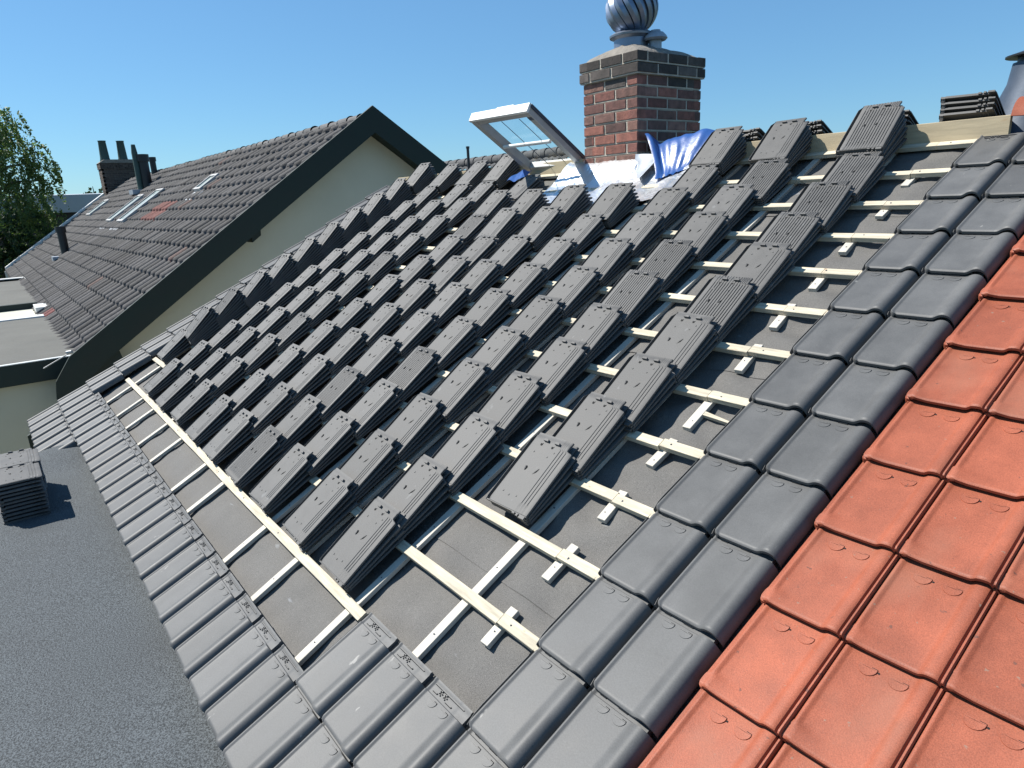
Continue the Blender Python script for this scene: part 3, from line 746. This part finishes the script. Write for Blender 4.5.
while z < 3.95:
    for fx in (0, 1, 2, 3):
        a, b = (bc[0], bc[1]) if fx < 2 else (bc[2], bc[3]); c = a-(.11 if row % 2 else 0)
        while c < b:
            lo, hi = max(a, c+.006), min(b, c+.214)
            if hi-lo > .03:
                k = random.uniform(.045, .085); col = (k*1.2, k*.9, k*.75)
                e = .03 if z > 3.75 else 0
                if fx == 0: mb.box((lo, bc[2]-e, z), (hi, bc[2]+.08, z+.065), 0, col)
                elif fx == 1: mb.box((lo, bc[3]-.08, z), (hi, bc[3]+e, z+.065), 0, col)
                elif fx == 2: mb.box((bc[1]-.08, lo, z+.001), (bc[1]+e, hi, z+.064), 0, col)
                else: mb.box((bc[0]-e, lo, z+.001), (bc[0]+.08, hi, z+.064), 0, col)
            c += .225
    z += .075; row += 1
mb.prism([(bc[2]-.05, 3.98), (bc[3]+.05, 3.98), (bc[3]-.2, 4.12), (bc[2]+.15, 4.12)], 'x', bc[0]-.05, bc[1]+.05, 1, (.15, .14, .12))
nch = under(nb, mb.build('chimney', [M['brick'], M['cement']], tint=True))
for y in (4.62, 5.30):
    mb = MB(); mb.tube([(-32.75, y, 4.02), (-32.75, y, 4.2), (-32.75, y, 4.85), (-32.75, y, 4.9)], [.22, .18, .145, .16], 16)
    q = mb.build('chimney_pot', M['copper'], smooth=40); q.parent = nch; q.matrix_parent_inverse = Matrix.Translation(-Vector(nb.location)).inverted() @ Matrix.Translation(-Vector(nb.location))
def vent(x, y, zt, r, twin=False):
    zb = nz(y)-.05; mb = MB()
    mb.tube([(x, y, zb), (x, y, zb+(zt-zb)*.82)], r, 14); mb.tube([(x, y, zb+(zt-zb)*.8), (x, y, zt)], r*1.25, 14)
    if twin: mb.tube([(x, y-.2, zb-.1), (x, y-.2, zt+.05), (x, y-.2, zt+.3)], [.09, .09, .06], 10, 1)
    mb.box((x-r*2, y-r*3.2, zb-.12), (x+r*2, y-r, zb+.03), 2)
    under(nb, mb.build('vent_pipe', [M['black'], M['copper'], M['leadmetal']], smooth=40))
vent(-23.2, 1.70, 1.62, .115); vent(-24.0, 4.42, 3.72, .16, True); vent(-26.1, 5.12, 3.78, .10)

# lower flat roofed part of that house at the left
ne = empty('flat_roof_annexe', 'low cream annexe with two weathered flat roof levels behind the gabled house', 'extension', (-16, -2.5, -3.2))
mb = MB()
mb.grid(lambda a, b: (-14.85+5.2*a, -5+5.95*b, .08+.012*noise.noise(Vector((a*9, b*9, 0)))), 30, 24)
mb.grid(lambda a, b: (-25.2+8.2*a, -5+5.95*b, .10+.012*noise.noise(Vector((a*9, b*9, 3)))), 30, 24)
under(ne, mb.build('roof_felt', M['felt2'], smooth=50))
for bb in (((-9.66, -5, -.20), (-9.60, .40, .085)), ((-17.1, -5, -.2), (-16.95, .45, .16)), ((-25.4, -5, -.2), (-25.2, .8, .16))):
    mb = MB(); mb.box(*bb, bev=.004); under(ne, mb.build('fascia', M['fascia']))
for bb in (((-9.67, -5, .086), (-9.595, .40, .097)), ((-15.0, -5, .07), (-14.7, .42, .105)), ((-25.5, -5, .161), (-25.1, .85, .18)), ((-16.6, .35, .05), (-15.8, .58, .16)), ((-25.0, .6, .1), (-24.4, .9, .19))):
    mb = MB(); mb.box(*bb); under(ne, mb.build('metal_edge', M['white']))
mb = MB(); mb.box((-25, -4.95, -3.2), (-9.74, .7, .03)); under(ne, mb.build('wall', M['render']))

ne.location.z -= .085
# ================================================================= BEYOND
fb = empty('flat_roofed_building', 'far dark building with pale grey sheet roof beyond the gabled house', 'building', (-42, 4, -3.2))
mb = MB(); mb.box((-46, -2, -3.2), (-40, 8.5, 2.35)); under(fb, mb.build('wall', M['wall_dark']))
mb = MB(); mb.prism([(-39.85, 2.36), (-46.2, 3.15), (-46.2, 3.05), (-39.85, 2.22)], 'y', -2.2, 8.7); mb.box((-39.84, -2.2, 2.1), (-39.78, 8.7, 2.95))
under(fb, mb.build('roof', M['roofsheet']))
HX = -2.6
bh = empty('tiled_house', 'distant house with dark tiled ridge seen beyond the roof window', 'house', (-12.5, 10.5, -3.2))
mb = MB()
for r in range(9):
    for c in range(26):
        x0 = HX-13.2+c*.22; b = random.uniform(.06, .11); ya = 7.6+.32*r
        mb.add([(x0, ya, 1.2+.21*r*.82), (x0+.11, ya, 1.25+.21*r*.82), (x0+.21, ya, 1.2+.21*r*.82), (x0, ya+.34, 1.2+.21*(r+1)*.80), (x0+.11, ya+.34, 1.24+.21*(r+1)*.80), (x0+.21, ya+.34, 1.2+.21*(r+1)*.80)], [(0, 1, 4, 3), (1, 2, 5, 4)], 0, (b, b, b))
under(bh, mb.build('roof', M['old_tile'], tint=True))
mb = MB()
for i in range(14): mb.tube([(HX-13.2+i*.41, 10.45, 2.76), (HX-13.2+i*.41+.40, 10.45, 2.77)], [.12, .135], 12, 0, True, (.08, .08, .08))
under(bh, mb.build('ridge_cap', M['old_tile'], smooth=40, tint=True))
mb = MB(); mb.prism([(7.7, -3.2), (13.2, -3.2), (13.2, 1.0), (10.45, 2.6), (7.7, 1.1)], 'x', HX-13.1, HX-7.6); under(bh, mb.build('wall', M['wall_dark']))
mb = MB(); mb.tube([(HX-10.45, 9.7, 2.1), (HX-10.45, 9.7, 3.08)], .035, 8); mb.tube([(HX-10.45, 9.7, 3.05), (HX-10.45, 9.7, 3.10)], .045, 8); under(bh, mb.build('vent_pipe', M['black']))

def tree(name, label, base, top, lobes, nleaf, lsize, droop, mleaf, seed, dens=1.):
    random.seed(seed); bx, by, bz = base
    root = empty(name, label, 'tree', base, 'trees beyond the houses')
    mb = MB(); mb.tube([(bx, by, bz), (bx+.1, by, bz+(top-bz)*.35), (bx-.1, by+.1, bz+(top-bz)*.7), (bx, by, top)], [.26, .2, .1, .02], 8)
    for (lx, ly, lz, lr) in lobes:
        a = Vector((bx, by, max(bz+1.5, lz-lr*1.3))); b = Vector((lx, ly, lz)); mb.tube([a, a.lerp(b, .5)+Vector((0, 0, .3)), b], [.09, .055, .015], 6)
    under(root, mb.build('trunk', M['bark'], smooth=60))
    lf = MB()
    tot = sum(l[3]**2 for l in lobes)
    for (lx, ly, lz, lr) in lobes:
        n = int(nleaf*lr*lr/tot); twigs = max(10, n//24)
        for t in range(twigs):
            d = Vector((random.gauss(0, 1), random.gauss(0, 1), random.gauss(0, .8))).normalized()*lr*random.uniform(.35, 1.08)
            p = Vector((lx, ly, lz))+d; out = Vector((d.x, d.y, 0)); out = out.normalized() if out.length > .01 else Vector((1, 0, 0))
            ln = lr*random.uniform(.35, .75)
            for q in range(24):
                s = q/24; c = p+out*ln*.35*s*1.2+Vector((0, 0, -droop*ln*s*s))+Vector((rj(.10), rj(.10), rj(.10)))*lr*.7
                a = Vector((rj(1), rj(1), rj(1)-.5)).normalized(); e = a.orthogonal().normalized(); z_ = lsize*random.uniform(.6, 1.3)
                lf.add([c-a*z_-e*z_*.1, c-e*z_*.5, c+a*z_, c+e*z_*.5], [(0, 1, 2, 3)])
    under(root, lf.build('crown', mleaf))
    return root
tree('birch_tree', 'tall birch with drooping branches at the left edge of the picture', (-36, .2, -3.2), 7.4,
     [(-36, .7, 6.3, 1.2), (-36, 1.3, 5.6, 1.1), (-36, 1.5, 4.8, 1.3), (-36.5, .4, 4.9, 1.6), (-35.6, 2.45, 4.3, .8), (-36, 2.0, 3.6, 1.1), (-36, 2.75, 3.5, .5), (-36.3, .6, 3.2, 1.6), (-35.6, 2.0, 2.4, 1.0), (-36, 1.0, 2.0, 1.5)], 17000, .072, 1.3, M['leaf'], 5)
tree('dark_tree', 'dense dark tree low behind the birch and the annexe roof', (-35, 0, -3.2), 2.6,
     [(-35, .7, 1.3, 1.35), (-35, -.6, .8, 1.5), (-35.2, 1.9, .6, 1.3), (-34.6, .2, -.6, 1.6), (-35.5, 2.6, -.6, 1.6), (-34.5, 1.2, -.2, 1.2)], 8000, .09, .4, M['leaf2'], 6)
tree('round_tree', 'small round tree far off beside the neighbouring chimney', (-62, 7.6, -3.2), 4.1, [(-62, 7.7, 3.1, .9), (-62, 6.9, 2.9, .7), (-62.4, 8.7, 3.3, 1.0)], 2500, .09, .3, M['leaf2'], 8)
tree('round_tree', 'small leafy tree top showing low beside the piles under the open roof window', (-24, 23, -3.2), 4.2, [(-24, 23, 3.1, .75), (-24.4, 22.4, 2.8, .6)], 2000, .07, .3, M['leaf2'], 9)

# ground
mb = MB(); mb.grid(lambda a, b: (-1500+3000*a, -1500+3000*b, -3.25), 8, 8)
tag(mb.build('ground', M['ground']), None, None, None, 'structure')

# ================================================================= LIGHT, SKY, CAMERA
sd = Vector((-.53, -.345, .775)).normalized(); SKY_STRENGTH = .062
el = math.asin(sd.z); az = math.atan2(sd.x, sd.y)
wd = bpy.data.worlds.new('World'); S.world = wd; wd.use_nodes = True; nt = wd.node_tree
sky = nt.nodes.new('ShaderNodeTexSky'); sky.sky_type = 'NISHITA'; sky.sun_disc = False; sky.sun_elevation = el; sky.sun_rotation = az
sky.air_density = 1.0; sky.dust_density = 0.15; sky.ozone_density = 3.0; sky.altitude = 0
bg = nt.nodes['Background']; bg.inputs['Strength'].default_value = SKY_STRENGTH
# the clear sky a shade deeper and more even than the model gives it
tm = nt.nodes.new('ShaderNodeMix'); tm.data_type = 'RGBA'; tm.blend_type = 'MULTIPLY'; tm.inputs['Factor'].default_value = 1; tm.inputs['B'].default_value = (.66, .96, 1.08, 1)
fm = nt.nodes.new('ShaderNodeMix'); fm.data_type = 'RGBA'; fm.inputs['Factor'].default_value = .32; fm.inputs['B'].default_value = (2.0, 4.5, 8.3, 1)
nt.links.new(sky.outputs[0], tm.inputs['A']); nt.links.new(tm.outputs['Result'], fm.inputs['A']); nt.links.new(fm.outputs['Result'], bg.inputs[0])
sl = bpy.data.lights.new('sun', 'SUN'); sl.energy = 4.6; sl.angle = R(.53); sl.color = (1, .965, .90)
so = bpy.data.objects.new('sun', sl); COL.objects.link(so); so.rotation_euler = sd.to_track_quat('Z', 'Y').to_euler(); so.location = (-8, -6, 14)

cd = bpy.data.cameras.new('camera'); cam = bpy.data.objects.new('camera', cd); COL.objects.link(cam); S.camera = cam
rx = Vector((.61381291, .78807545, -.0465919)); ry = -Vector((.18499417, -.2009604, -.96197301)); rz = -Vector((-.76747044, .58185222, -.26914145))
cam.matrix_world = Matrix(((rx.x, ry.x, rz.x, CAM.x), (rx.y, ry.y, rz.y, CAM.y), (rx.z, ry.z, rz.z, CAM.z), (0, 0, 0, 1)))
cd.sensor_width = 36; cd.lens = 673.71/1024*36; cd.clip_start = .05; cd.clip_end = 6000
S.render.resolution_x, S.render.resolution_y = 1024, 768
S.view_settings.view_transform = 'Standard'; S.view_settings.look = 'None'; S.view_settings.exposure = .85; S.view_settings.gamma = 1
S.view_settings.use_curve_mapping = False
